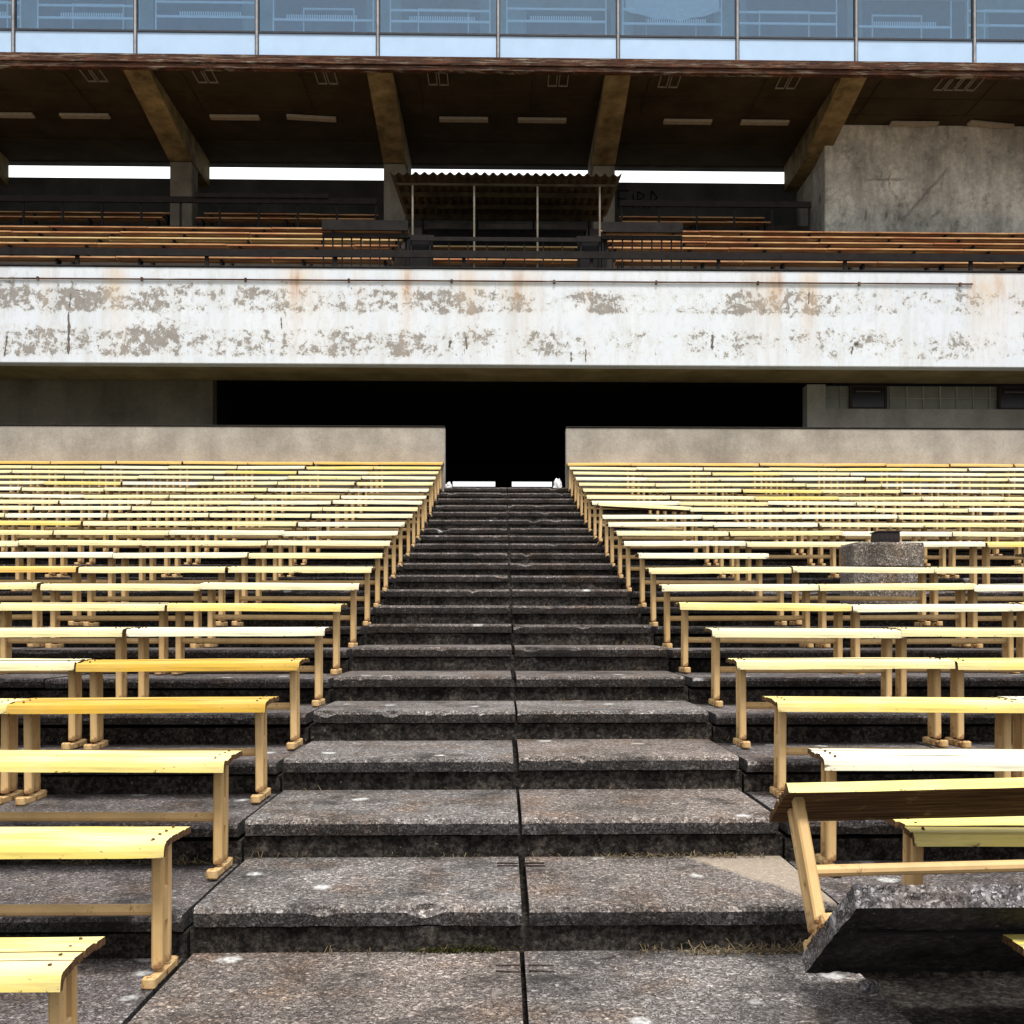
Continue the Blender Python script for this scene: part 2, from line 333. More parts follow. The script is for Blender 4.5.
# ------------------------------------------------------------------ levels of the lower stand
T = .8
def fy(n): return 3.84 + T*n
def tz(n): return EYE + (-.984 + .165*n if n <= 14 else 1.326 + .1925*(n-14))
N0, N1 = -6, 20
def slab_mesh(mb, x0, x1, y0, y1, zt, th, seed, amp=.006, nseg=24, m0=0):
    """a tread slab: rounded and chipped front edge, its back dropped under the next riser"""
    rows = []
    for i in range(nseg+1):
        x = x0 + (x1-x0)*i/nseg
        e = amp*(noise.noise(Vector((x*9, seed*3.1, .3))) + .6*noise.noise(Vector((x*27, seed*1.7, 4))))
        chip = max(0, noise.noise(Vector((x*5.5, seed*7.7, 9)))-.33)*amp*8 + max(0, noise.noise(Vector((x*19, seed*5.1, 3)))-.42)*amp*5
        j = amp*.5*noise.noise(Vector((x*14, seed, 20)))
        fr = y0 - e + chip*.6
        rows.append([(x, y1, zt-th), (x, y1, zt), (x, (y0+y1)/2, zt + j*.4), (x, fr+.030, zt-.001), (x, fr+.010+chip, zt-.006-chip*.6),
                     (x, fr, zt-.020-chip*.9), (x, fr+.002, zt-th*.6), (x, fr+.006 - j, zt-th+.004), (x, fr+.022, zt-th)])
    n = len(rows[0]); vs = [p for r in rows for p in r]; fs = []; mi = []
    for i in range(nseg):
        for k in range(n):
            a = i*n+k; b = i*n+(k+1) % n
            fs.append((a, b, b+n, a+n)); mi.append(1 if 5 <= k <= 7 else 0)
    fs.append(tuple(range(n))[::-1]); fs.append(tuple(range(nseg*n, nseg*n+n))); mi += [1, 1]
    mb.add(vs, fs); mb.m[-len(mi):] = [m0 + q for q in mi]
# risers under the stairs and terraces (one body each)
TH = .072
XW = 17.0
def riser_body(mb, x0, x1, dz=0.0):
    for n in range(N0, N1+1):
        mb.box(x0, x1, fy(n)+.028, fy(n)+T+.4, tz(n)-.62, tz(n)-TH-.002-dz)
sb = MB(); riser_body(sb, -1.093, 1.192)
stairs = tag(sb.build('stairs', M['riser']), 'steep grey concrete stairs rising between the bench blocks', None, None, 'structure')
for n in range(N0, N1+1):
    near = n <= 5
    for k, (x0, x1) in enumerate(((-1.072, .062), (.086, 1.172))):
        mb = MB(); j = random.uniform(-.006, .006)
        slab_mesh(mb, x0 + (random.uniform(-.012,.010) if k else random.uniform(-.012,.012)), x1 + (random.uniform(-.010,.010) if k else random.uniform(-.014,.010)), fy(n)+j, fy(n)+T+.05, tz(n)+random.uniform(-.004,.004), TH, n*2+k+.37,
                  .0095, 110 if near else 30)
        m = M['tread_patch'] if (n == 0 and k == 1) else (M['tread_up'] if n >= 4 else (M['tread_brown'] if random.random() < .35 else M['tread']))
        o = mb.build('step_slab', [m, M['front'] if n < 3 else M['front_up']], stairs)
        if n == 0 and k == 1: tag(o, 'step slab with a pale clean patch at its right end')
tb = MB()
for sx in (-1, 1):
    x0, x1 = (-XW, -1.105) if sx < 0 else (1.204, XW)
    riser_body(tb, x0, x1, .02)
nr = len(tb.f)
for n in range(N0, N1+1):
    for sx in (-1, 1):
        x = 1.116 if sx < 0 else 1.216
        while x < XW:
            w = 2.39 if x > 1.3 else random.choice((1.15, 2.39, 1.8))
            a, b = x, min(XW, x+w-.012)
            if not (n == -1 and sx > 0 and x < 1.3):
                slab_mesh(tb, *((-b, -a) if sx < 0 else (a, b)), fy(n)+random.uniform(-.008,.006), fy(n)+T+.05, tz(n)-.018+random.uniform(-.006,.004), TH-.012, n*5+sx+x, .008,
                          60 if (n <= 4 and x < 5) else 12, 1)
            x += w
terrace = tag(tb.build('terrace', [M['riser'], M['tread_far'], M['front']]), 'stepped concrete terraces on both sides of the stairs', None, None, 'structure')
gb = MB(); gb.add([(-600,-600,0),(600,-600,0),(600,600,0),(-600,600,0)], [(0,1,2,3)])
tag(gb.build('ground', M['ground']), 'flat ground around the stand', None, None, 'structure')
# little black lifting-eye slots in the slabs next to the centre joint
for n, yy in ((-1, .66), (-1, .60), (0, .69), (0, .64)):
    for sx in (-1, 1):
        mb = MB(); x0 = .066-.09 if sx < 0 else .086
        mb.tube((x0, fy(n)+yy, tz(n)+.004), (x0+.085, fy(n)+yy+random.uniform(-.010,.010), tz(n)+.003), .0042, 6)
        mb.build('lifting_bar', M['rust_bar'], stairs)

# ------------------------------------------------------------------ lower benches
BL = 1.185
def seat_mesh(name, paint, seed):
    rn = random.Random(seed); mb = MB(); h = BL/2
    slats = [(.152, .087, 0, .002), (.081, .018, 0, .0), (.012, -.052, 0, .001), (-.058, -.118, -.002, -.008)]
    for (ya, yb, da, db) in slats:
        ea, eb = rn.uniform(-.007,.005), rn.uniform(-.007,.005); zz = rn.uniform(-.0025,.0025)
        N = 7; top = []; 
        for side in range(2):
            pass
        vs = []; fs = []; mi = []
        for i in range(N+1):
            x = -h - ea + (2*h + ea + eb)*i/N
            w = .0022*noise.noise(Vector((x*3, ya*20, seed)))
            z1, z2 = SH+da+zz+w, SH+db+zz+w
            vs += [(x, ya, z1-.022), (x, ya, z1-.003), (x, ya-.004, z1), (x, yb+.004, z2), (x, yb, z2-.003), (x, yb, z2-.022)]
        for i in range(N):
            for k in range(6):
                a, b = i*6+k, i*6+(k+1) % 6
                fs.append((a, b, b+6, a+6)); mi.append(1 if k in (0, 4, 5) else 0)
        fs += [tuple(range(6))[::-1], tuple(range(N*6, N*6+6))]; mi += [1, 1]
        o = len(mb.v); mb.v += vs; mb.f += [[q+o for q in f] for f in fs]; mb.m += mi
    for (ya, yb, da, db) in slats:
        for sx in (-1, 1):
            mb.tube((sx*(h-.052)+rn.uniform(-.006,.006), (ya+yb)/2+rn.uniform(-.012,.012), SH-.01), (sx*(h-.052), (ya+yb)/2, SH+(da+db)/2+.0035), .0055, 6, 1)
    # rolled front slat
    ea, eb = rn.uniform(-.006,.008), rn.uniform(-.006,.008)
    prof = [(-.119, SH-.008), (-.130, SH-.009), (-.140, SH-.015), (-.146, SH-.032), (-.149, SH-.053), (-.133, SH-.053), (-.130, SH-.042), (-.123, SH-.033), (-.117, SH-.030)]
    N = 9; n = len(prof); vs = []; fs = []; mi = []
    for i in range(N+1):
        x = -h - ea + (2*h + ea + eb)*i/N
        w = .003*noise.noise(Vector((x*4, seed*2.2, 1)))
        vs += [(x, y, z + (w if k in (4, 5) else w*.3)) for k, (y, z) in enumerate(prof)]
    for i in range(N):
        for k in range(n):
            a, b = i*n+k, i*n+(k+1) % n
            fs.append((a, b, b+n, a+n)); mi.append(1 if 4 <= k <= 7 else 0)
    fs += [tuple(range(n))[::-1], tuple(range(N*n, N*n+n))]; mi += [1, 1]
    o = len(mb.v); mb.v += vs; mb.f += [[q+o for q in f] for f in fs]; mb.m += mi
    return mb.mesh(name, [paint, M['wood']])
SEATS = {k: [seat_mesh('seat', M[k], i*13+len(k)) for i in range(4 if k in ('lemon','white','yellow') else 2)] for k in ('lemon','white','yellow','golden','orange','green')}
LX = BL/2 - .052
def leg_meshes():
    fr = MB(); fr.bbox(-.018,.018,-.058,-.022,.040,SH-.022, .006)
    rr = MB(); rr.bbox(-.015,.015,.030,.060,.040,SH-.022, .005)
    ft = MB(); ft.bbox(-.016,.016,-.135,.125,.0,.030, .004); ft.bbox(-.022,.022,-.143,-.110,.001,.040, .006); ft.bbox(-.019,.019,.098,.127,.001,.036, .005)
    br = MB(); br.bbox(-.012,.012,-.0215,.0295,.185,.300,.004)
    st = MB(); st.tube((-LX+.013,.003,.222),(LX-.013,.003,.222),.019,10)
    return fr.mesh('leg',[M['leg']]), rr.mesh('leg',[M['leg']]), ft.mesh('foot',[M['rust']]), br.mesh('brace',[M['leg']]), st.mesh('stretcher',[M['leg']])
FR, RR, FT, BR, ST = leg_meshes()
def make_bench(full=True):
    root = bpy.data.objects.new('bench', None); COL.objects.link(root); root.empty_display_size = .2
    link('seat', SEATS['lemon'][0], root, (0,0,0))
    for s in (-1, 1):
        link('leg', FR, root, (s*LX,0,0)); link('leg', RR, root, (s*LX,0,0))
        link('foot', FT, root, (s*LX,0,0))
        if full: link('brace', BR, root, (s*LX,0,0))
    link('stretcher', ST, root, (0,0,0))
    return root
near_bench, far_bench = make_bench(True), make_bench(False)
used = set()
def copy_bench(src):
    if src.name not in used:
        used.add(src.name); return src
    r = src.copy(); COL.objects.link(r)
    for ch in src.children:
        c = ch.copy(); COL.objects.link(c); c.parent = r
    return r
ORD = ['first','second','third','fourth','fifth','sixth','seventh','eighth','ninth','tenth','eleventh','twelfth']
WORD = {'lemon':'pale lemon','white':'bleached whitish','yellow':'bright yellow','golden':'golden','orange':'orange yellow','green':'greenish yellow'}
PSI = R(1.2)
def inview(xa, xb, y):
    for x in (xa, xb):
        px = 526 + 1100*(x*math.cos(PSI) - y*math.sin(PSI))/(y*math.cos(PSI) + x*math.sin(PSI))
        if -10 < px < 1034: return True
    return False
br = random.Random(21)
SPECIAL = {('left',3,0):'golden', ('left',4,0):'golden', ('left',8,2):'orange', ('left',2,0):'yellow', ('left',1,0):'yellow', ('left',0,0):'yellow',
           ('left',3,1):'yellow', ('left',4,1):'lemon', ('right',2,0):'white', ('right',1,0):'green', ('right',3,0):'yellow', ('right',0,0):'green'}
bench_at = {}
for m in range(0, 23):
    n = m - 2; y = fy(n) + T - .165
    for side in ('left', 'right'):
        prev = False
        for i in range(12):
            jx = br.uniform(-.012,.012)
            if side == 'left': xc = -1.095 - BL/2 - 1.2*i + jx + (.015 if m < 3 else 0)
            else:
                s0 = 1.27 if m <= 5 else (1.225 if m <= 9 else 1.19)
                if m == 9 and i in (1, 2): continue
                if m == 1: s0 = 1.365
                if m == 0: s0 = 1.39
                xc = s0 + BL/2 + 1.19*i + jx
            seen = inview(xc-BL/2, xc+BL/2, y)
            if not seen and (m > 10 or i == 0 or not prev): continue
            prev = seen
            c = SPECIAL.get((side, m, i))
            if c is None:
                c = 'orange' if m == 22 else br.choices(('lemon','white','yellow'), (.60,.32,.08))[0]
            o = copy_bench(near_bench if m <= 9 else far_bench)
            dy = .13 if (side == 'right' and m == 1) else br.uniform(-.015,.015)
            o.location = (xc, y + dy, tz(n) - .016 + br.uniform(-.004,.004))
            o.scale.z = 1 + .0077*max(0, m-2)
            o.rotation_euler = (br.uniform(-.014,.014), br.uniform(-.008,.008), br.uniform(-.007,.007))
            if side == 'right' and m == 14 and i == 0: o.rotation_euler = (-.10, .045, .015); o.location.z += .035
            for ch in o.children:
                if ch.name.split('.')[0] == 'seat': ch.data = br.choice(SEATS[c])
            row = f'{ORD[m]} row from the bottom' if m < 11 else (f'{ORD[22-m]} row below the wall')
            col = WORD[c]
            if side == 'right' and m == 14 and i == 0: lab = 'crooked pale bench tipped beside the stairs on the right, ninth row below the wall'
            else: lab = f'{col} bench {side} of the stairs, {ORD[i]} from the aisle, {row}'
            tag(o, lab, 'bench', 'plank benches on the lower terraces')
            bench_at[(side, m, i)] = o
NB = len(bench_at)

# ------------------------------------------------------------------ lifted slab with the tipped bench on it
hinge = Vector((0, 3.42, EYE-1.088)); ang = R(33.5)
rot = Matrix.Rotation(-ang, 4, 'X')
sl = empty('broken_slab', (1.55, 3.30, EYE-1.09), 'broken grey tread slab lifted and tilted on the lowest visible step at right', 'slab')
mb = MB()
# local: y from -D (front) to 0 (hinge), z 0 (under) .. th
D, th, SX0, SX1 = .60, .064, .945, 2.16
nx, ny = 90, 40
tmp = {}
def slabpt(x, y, z):
    jj = .010*noise.noise(Vector((x*11, y*11, z*30))) + .008*noise.noise(Vector((x*33, y*33, z*60))) + .012*max(0, noise.noise(Vector((x*7, y*7, z*9)))-.3)
    return Vector((x + (jj*1.2 if x < SX0+.02 else 0), y + (jj*1.5 if y < -D+.02 else 0), z + jj*.6))
vs = []; idx = {}
def vid(x, y, z):
    k = (round(x,4), round(y,4), round(z,4))
    if k not in idx: idx[k] = len(vs); vs.append(hinge + rot @ slabpt(x, y, z))
    return idx[k]
xs = [SX0 + (SX1-SX0)*i/nx for i in range(nx+1)]; ys = [-D + D*i/ny for i in range(ny+1)]; zs = [0, th*.33, th*.66, th]
ft_, fu_, fe_ = [], [], []
for i in range(nx):
    for j in range(ny):
        ft_.append([vid(xs[i],ys[j],th), vid(xs[i+1],ys[j],th), vid(xs[i+1],ys[j+1],th), vid(xs[i],ys[j+1],th)])
        fu_.append([vid(xs[i],ys[j],0), vid(xs[i],ys[j+1],0), vid(xs[i+1],ys[j+1],0), vid(xs[i+1],ys[j],0)])
    for k in range(3):
        fe_.append([vid(xs[i],-D,zs[k]), vid(xs[i+1],-D,zs[k]), vid(xs[i+1],-D,zs[k+1]), vid(xs[i],-D,zs[k+1])])
        fe_.append([vid(xs[i],0,zs[k]), vid(xs[i],0,zs[k+1]), vid(xs[i+1],0,zs[k+1]), vid(xs[i+1],0,zs[k])])
for j in range(ny):
    for k in range(3):
        for x in (SX0, SX1):
            fe_.append([vid(x,ys[j],zs[k]), vid(x,ys[j],zs[k+1]), vid(x,ys[j+1],zs[k+1]), vid(x,ys[j+1],zs[k])])
mb.add(vs, ft_ + fe_); mb.m = [0]*len(mb.f)
mb.f += fu_; mb.m += [1]*len(fu_)
mb.build('slab_body', [M['slab_broken'], M['slab_under']], sl)
rb = MB(); rb.tube(hinge + rot @ Vector((SX0+.05,-.42,-.008)), hinge + rot @ Vector((SX0+.9,-.40,-.008)), .006, 6)
rb.build('rebar', M['darksteel'], sl)
# rubble under its low edge
for (x, y, s) in ((1.15, 3.44, .032), (1.7, 3.43, .035)):
    bm = bmesh.new(); bmesh.ops.create_icosphere(bm, subdivisions=2, radius=s)
    for v in bm.verts: v.co *= 1 + .35*noise.noise(v.co*30 + Vector((x,0,0))); 
    for v in bm.verts: v.co.z *= .9
    me = bpy.data.meshes.new('rubble_chunk'); bm.to_mesh(me); bm.free(); me.materials.append(M['slab_broken'])
    o = link('rubble_chunk', me, None, (x, y, tz(-1)-.018+s*.85))
    tag(o, 'small concrete rubble chunk under the lifted slab, ' + ('near its left corner' if x < 1.3 else 'towards its right end'), 'rubble', 'rubble chunks under the lifted slab')
tip = copy_bench(near_bench)
tipm = Matrix.Translation(hinge) @ rot @ Matrix.Translation((.918+BL/2, -.145, th+.004))
tip.matrix_world = tipm; tip.location = tipm.translation; tip.rotation_euler = tipm.to_euler()
tip.rotation_euler.y = R(-1.2); tip.location.x -= .005
for ch in tip.children:
    if ch.name.split('.')[0] == 'seat': ch.data = SEATS['yellow'][1]
tag(tip, 'yellow bench tipped backwards on the broken tilted slab at lower right', 'bench', 'plank benches on the lower terraces')

# ------------------------------------------------------------------ concrete block on the right terrace
px0, py0 = 3.10, 9.68; bz = tz(7)-.018
cb = empty('concrete_block', (px0+.35, py0+.2, bz), 'rough concrete block pedestal standing among the right benches', 'concrete block')
def rough_box(x0, x1, y0, y1, z0, z1, amp=.008):
    bm = bmesh.new(); bmesh.ops.create_cube(bm, size=1); bmesh.ops.subdivide_edges(bm, edges=bm.edges[:], cuts=9, use_grid_fill=True)
    for v in bm.verts:
        p = Vector(((x0+x1)/2+v.co.x*(x1-x0), (y0+y1)/2+v.co.y*(y1-y0), (z0+z1)/2+v.co.z*(z1-z0)))
        edge = sum(abs(abs(c)-.5) < .01 for c in v.co)
        c0 = Vector(((x0+x1)/2,(y0+y1)/2,(z0+z1)/2))
        v.co = p + (c0-p).normalized()*((.012 if edge >= 2 else 0) + amp*(noise.noise(p*14)))
    me = bpy.data.meshes.new('block_body'); bm.to_mesh(me); bm.free(); me.materials.append(M['block_stone']); return me
link('block_body', rough_box(px0, px0+.64, py0, py0+.42, bz, bz+.345), cb)
link('block_body', rough_box(px0+.01, px0+.645, py0+.004, py0+.42, bz+.352, bz+.585), cb)
mb = MB(); mb.bbox(px0+.26, px0+.45, py0+.08, py0+.30, bz+.585, bz+.68, .006); mb.bbox(px0+.25, px0+.46, py0+.07, py0+.31, bz+.68, bz+.69, .003)
for q in range(4): mb.box(px0+.275+.04*q, px0+.30+.04*q, py0+.076, py0+.08, bz+.61, bz+.66)
tag(mb.build('metal_box', M['box']), 'small dark metal box on top of the concrete block', 'box')

# ------------------------------------------------------------------ litter, weeds
def tuft(mb, x, y, z, n, h, flat=False):
    for _ in range(n):
        a = random.uniform(0, 6.28); l = h*random.uniform(.4, 1.2); b = random.uniform(.5, 1.6) if not flat else random.uniform(1.5, 4)
        p = Vector((x+random.gauss(0,.05), y+random.gauss(0,.015), z)); d = Vector((math.cos(a)*b, math.sin(a)*b*.5-.2, 1)).normalized()
        q = p + d*l*.6; r2 = q + (d + Vector((math.cos(a)*.7, -.2, -.9))).normalized()*l*.5
        w = Vector((-math.sin(a), math.cos(a), 0))*.0016
        mb.add([p-w, p+w, q+w, q-w, r2], [(0,1,2,3), (3,2,4)])
mb = MB(); rg = random.Random(3)
for n in range(-1, 6):
    for _ in range(7 if n > 1 else 11):
        x = rg.choice((rg.uniform(-3, -1.0), rg.uniform(.5, 1.4), rg.uniform(-1,1.1)))
        tuft(mb, x, fy(n)+T+.012, tz(n)+.0, rg.randint(4, 12), .05)
for x in (.72, .85, .98, 1.05): tuft(mb, x, fy(-1)+T-.005, tz(-1), 60, .09, True)
for x in (.45,.6,.75,.9,1.0): tuft(mb, x, fy(0)+T+.01, tz(0), 40, .06, True)
for x in (-1.75, -1.45, -1.3): tuft(mb, x, fy(0)+T+.01, tz(0)-.02, 40, .07, True)
tag(mb.build('dry_grass', M['grass']), 'dry weeds and straw caught at the foot of the risers', None, None, 'stuff')
mb = MB()
for _ in range(420):
    x = -.16 + random.gauss(0, .09); p = Vector((x, fy(-1)+T+.022-abs(random.gauss(0,.014)), tz(-1)+abs(random.gauss(0,.012))))
    a = random.uniform(0,6.28); s = random.uniform(.004,.010)
    mb.add([p, p+Vector((math.cos(a)*s, math.sin(a)*s, s*.5)), p+Vector((-math.sin(a)*s, math.cos(a)*s*.6, s))], [(0,1,2)])
tag(mb.build('moss', M['moss']), 'moss patch at the foot of the second step', None, None, 'stuff')
def bag(x, y, z, s, label):
    bm = bmesh.new(); bmesh.ops.create_icosphere(bm, subdivisions=3, radius=1)
    for v in bm.verts:
        k = 1 + .45*noise.noise(v.co*2.1 + Vector((x*9,0,0))) + .2*noise.noise(v.co*6)
        v.co = Vector((v.co.x*s*.75*k, v.co.y*s*.6*k, max(-.6, v.co.z*k)*s*1.3 + s*.8))
    me = bpy.data.meshes.new('plastic_bag'); bm.to_mesh(me); bm.free(); me.materials.append(M['bag'])
    tag(link('plastic_bag', me, None, (x, y, z)), label, 'bag')
bag(1.01, 20.28, tz(20), .10, 'crumpled white plastic bag at top of stairs beside the right wall')
bag(-1.0, 20.35, tz(20), .075, 'small white plastic scrap at top of stairs beside the left wall')

# ------------------------------------------------------------------ low walls either side of the portal
ZT = tz(20)
for side, x0, x1 in (('left', -XW, -1.084), ('right', 1.181, XW)):
    w = empty('low_wall', ((x0+x1)/2, 20.7, ZT), f'long pale concrete low wall behind the top benches {side} of the doorway', 'wall', 'low walls above the benches')
    mb = MB(); mb.bbox(x0, x1, 20.62, 20.86, ZT-.4, EYE+3.70, .012); mb.build('wall_body', M['lowwall'], w)
    mb = MB(); mb.bbox(x0-.0, x1+.0, 20.605, 20.875, EYE+3.702, EYE+3.728, .006); mb.build('coping', M['rail'], w)
# ------------------------------------------------------------------ grandstand building
G = empty('grandstand', (0, 21.5, 0), 'weathered concrete grandstand with peeling white balcony and roofed upper tier', 'grandstand')
E_ = EYE
GX = 20.0
def part(name, mat, *boxes, bev=None, parent=None):
    mb = MB()
    for b in boxes: (mb.bbox(*b, bev) if bev else mb.box(*b))
    return mb.build(name, mat, parent or G)
par = part('balcony_parapet', M['parapet'], (-GX, GX, 21.5, 21.78, E_+5.08, E_+6.95), bev=.015)
def crack(x, z, dx, dz, w):
    L = math.hypot(dx, dz); n = 14; pts = []; mb = MB(); rr = random.Random(int(x*100))
    for i in range(n+1):
        t = i/n; k = w*(.4+.9*rr.random())*(1 if .05 < t < .95 else .3); ox = rr.uniform(-.008,.008)
        pts += [(x+dx*t-dz/L*k+ox, 21.4965, z+dz*t+dx/L*k), (x+dx*t+dz/L*k+ox, 21.4965, z+dz*t-dx/L*k)]
    mb.add(pts, [(2*i, 2*i+1, 2*i+3, 2*i+2) for i in range(n)]); mb.build('crack', M['crack'], par)
for a in ((-8.42, 5.25, .01, .82, .028), (-8.40, 6.15, .03, .28, .014), (-1.05, 5.42, .03, .14, .025), (-.70, 5.38, -.03, .25, .015), (1.33, 5.15, .01, .2, .016), (1.62, 5.14, .0, .26, .010),
          (6.9, 5.52, .09, .02, .04), (6.85, 5.32, .03, .16, .02), (4.1, 5.4, .01, .3, .03), (-9.65, 5.2, .06, .4, .02), (-4.3, 5.75, -.02, .25, .012), (6.0, 6.3, .02, .25, .012)):
    crack(a[0], E_+a[1], a[2], a[3], a[4])
mb = MB(); mb.bbox(-GX, GX, 21.48, 21.80, E_+6.952, E_+6.985, .008); mb.build('coping', M['rail'], par)
mb = MB(); mb.tube((-GX, 21.475, E_+6.70), (9.25, 21.475, E_+6.715), .016, 8)
for x in range(-19, 10, 2): mb.box(x-.02, x+.02, 21.455, 21.499, E_+6.67, E_+6.74)
mb.build('pipe', m_rust('rusty_pipe_dark') if False else M['fascia'], par)
part('balcony_slab', M['soffit'], (-GX, GX, 21.785, 23.0, E_+5.09, E_+6.55))
# stepped upper deck body
mb = MB()
for k in range(10):
    mb.box(-GX, GX, 22.62+.8*k, 31.0, E_+6.2+.412*k, E_+7.17+.412*k if k == 0 else E_+7.17+.412*k)
    if k == 0: mb.box(-GX, GX, 21.79, 22.62, E_+6.551, E_+6.62)
mb.build('upper_deck', M['deck'], G)
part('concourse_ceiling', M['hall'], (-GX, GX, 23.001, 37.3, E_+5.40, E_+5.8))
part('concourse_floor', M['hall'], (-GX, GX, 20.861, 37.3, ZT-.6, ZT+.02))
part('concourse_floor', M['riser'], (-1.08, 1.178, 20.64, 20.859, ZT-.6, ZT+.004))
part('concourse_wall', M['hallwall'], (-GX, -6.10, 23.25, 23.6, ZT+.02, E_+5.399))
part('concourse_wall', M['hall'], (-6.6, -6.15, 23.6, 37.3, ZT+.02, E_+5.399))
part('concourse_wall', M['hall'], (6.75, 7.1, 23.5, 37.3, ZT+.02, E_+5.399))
# back of the passage: two slits of daylight either side of a post, under a dark gate
YB = 37.0
zs0, zs1 = E_+4.655, E_+4.845
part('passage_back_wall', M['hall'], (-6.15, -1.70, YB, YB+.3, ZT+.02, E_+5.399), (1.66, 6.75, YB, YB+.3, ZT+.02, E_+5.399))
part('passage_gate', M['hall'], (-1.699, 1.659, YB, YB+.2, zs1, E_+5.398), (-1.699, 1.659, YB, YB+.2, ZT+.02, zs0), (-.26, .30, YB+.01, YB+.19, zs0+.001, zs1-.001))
# kiosk block at the right end of the concourse
K = empty('kiosk', (9, 23.2, ZT+.02), 'grey concrete kiosk under the balcony at right with glass brick strip', 'kiosk')
part('kiosk_wall', M['kiosk'], (6.41, GX, 23.05, 23.40, ZT+.021, E_+4.56), parent=K)
part('pier', M['kiosk'], (6.41, 6.80, 23.052, 23.40, E_+4.561, E_+5.07), parent=K)
part('glass_brick_strip', M['gblock'], (6.801, GX, 23.20, 23.26, E_+4.561, E_+5.07), parent=K)
part('grille', M['kiosk'], *[(6.8+.355*i-.012, 6.8+.355*i+.012, 23.17, 23.198, E_+4.563, E_+5.069) for i in range(1, 30)], (6.81, 18, 23.176, 23.196, E_+4.80, E_+4.82), parent=K)
for x0, x1 in ((7.33, 8.12), (10.50, 11.5)):
    w = part('window', M['darkwin'], (x0+.05, x1-.05, 23.11, 23.14, E_+4.61, E_+5.02), parent=K)
    mb = MB(); mb.box(x0, x1, 23.09, 23.168, E_+4.565, E_+4.609); mb.box(x0, x1, 23.09, 23.168, E_+5.021, E_+5.066)
    mb.box(x0, x0+.049, 23.09, 23.168, E_+4.61, E_+5.02); mb.box(x1-.049, x1, 23.09, 23.168, E_+4.61, E_+5.02)
    mb.build('frame', M['winframe'], w)
    mb = MB(); mb.box(x0+.14, x1-.14, 23.098, 23.108, E_+4.93, E_+4.945); mb.build('latch_bar', M['post'], w)
# columns, haunched beams, ceiling
COLX = (-14.07, -8.50, -2.87, 2.69, 8.25)
for x in COLX:
    if x < 8: part('column', M['column'], (x-.29, x+.29, 29.22, 29.80, E_+9.4, E_+12.23), bev=.02)
    mb = MB(); mb.prism_x([(25.66, E_+12.965), (25.66, E_+12.86), (29.20, E_+12.25), (30.95, E_+12.25), (30.95, E_+12.965)], x-.30, x+.30)
    mb.build('roof_beam', M['beam'], G)
for x in (14.0, 19.0):
    mb = MB(); mb.prism_x([(25.66, E_+12.965), (25.66, E_+12.86), (28.28, E_+12.15), (28.28, E_+12.965)], x-.30, x+.30); mb.build('roof_beam', M['beam'], G)
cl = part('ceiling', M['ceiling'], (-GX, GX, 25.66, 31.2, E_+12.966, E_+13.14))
mb = MB()
for y in (26.9, 27.75, 29.6): mb.box(-GX, GX, y, y+.05, E_+12.945, E_+12.9655)
for i in range(15):
    x = -18.6 + 2.76*i
    mb.box(x, x+.035, 26.0, 28.0, E_+12.93, E_+12.945)
mb.build('joint_strip', M['ceiling'], cl)
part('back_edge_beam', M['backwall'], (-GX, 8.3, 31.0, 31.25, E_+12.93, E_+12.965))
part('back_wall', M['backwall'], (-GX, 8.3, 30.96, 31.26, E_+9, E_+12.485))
# rusty fascia: three stepped strips
mb = MB(); mb.bbox(-GX, GX, 25.50, 25.655, E_+12.84, E_+12.95, .006); mb.bbox(-GX, GX, 25.46, 25.655, E_+12.952, E_+13.06, .006); mb.bbox(-GX, GX, 25.49, 25.655, E_+13.062, E_+13.155, .006)
mb.build('fascia', M['fascia'], G)
# side block upper right with marks
blk = part('side_block', M['blockface'], (8.33, GX, 28.3, 31.8, E_+8, E_+12.964), bev=.02)
# smudges and a chalk arc are marks of the wall itself
mb = MB()
for i in range(12):
    a0 = R(35+i*10); a1 = R(35+(i+1)*10); c = (9.0, E_+10.95); r = .5
    mb.add([(c[0]+r*math.cos(a0)*1.0, 28.296, c[1]+r*.8*math.sin(a0)), (c[0]+r*math.cos(a1), 28.296, c[1]+r*.8*math.sin(a1)), (c[0]+(r-.015)*math.cos(a1), 28.296, c[1]+(r-.015)*.8*math.sin(a1)), (c[0]+(r-.015)*math.cos(a0), 28.296, c[1]+(r-.015)*.8*math.sin(a0))], [(0,1,2,3)])
mb.build('chalk_arc', M['chalk'], blk)
# scrawled letters on the dark back wall, right of the press canopy (drawn as thin strokes)
mb = MB()
def stroke(pts, w=.022):
    for (xa, za), (xb, zb) in zip(pts, pts[1:]):
        L = math.hypot(xb-xa, zb-za); nx, nz = -(zb-za)/L*w, (xb-xa)/L*w
        mb.add([(xa+nx, 30.956, za+nz), (xa-nx, 30.956, za-nz), (xb-nx, 30.956, zb-nz), (xb+nx, 30.956, zb+nz)], [(0,1,2,3)])
gx, gz = 3.25, E_+11.75
stroke([(gx, gz), (gx, gz+.5), (gx+.3, gz+.5)]); stroke([(gx, gz+.27), (gx+.22, gz+.27)])
stroke([(gx+.42, gz), (gx+.42, gz+.4)]); stroke([(gx+.55, gz), (gx+.55, gz+.48), (gx+.75, gz+.35), (gx+.56, gz+.22), (gx+.78, gz)])
stroke([(gx+.88, gz), (gx+.95, gz+.5), (gx+1.1, gz+.3), (gx+.95, gz+.2), (gx+1.12, gz+.02)])
mb.build('graffiti', M['darkwin'], G)
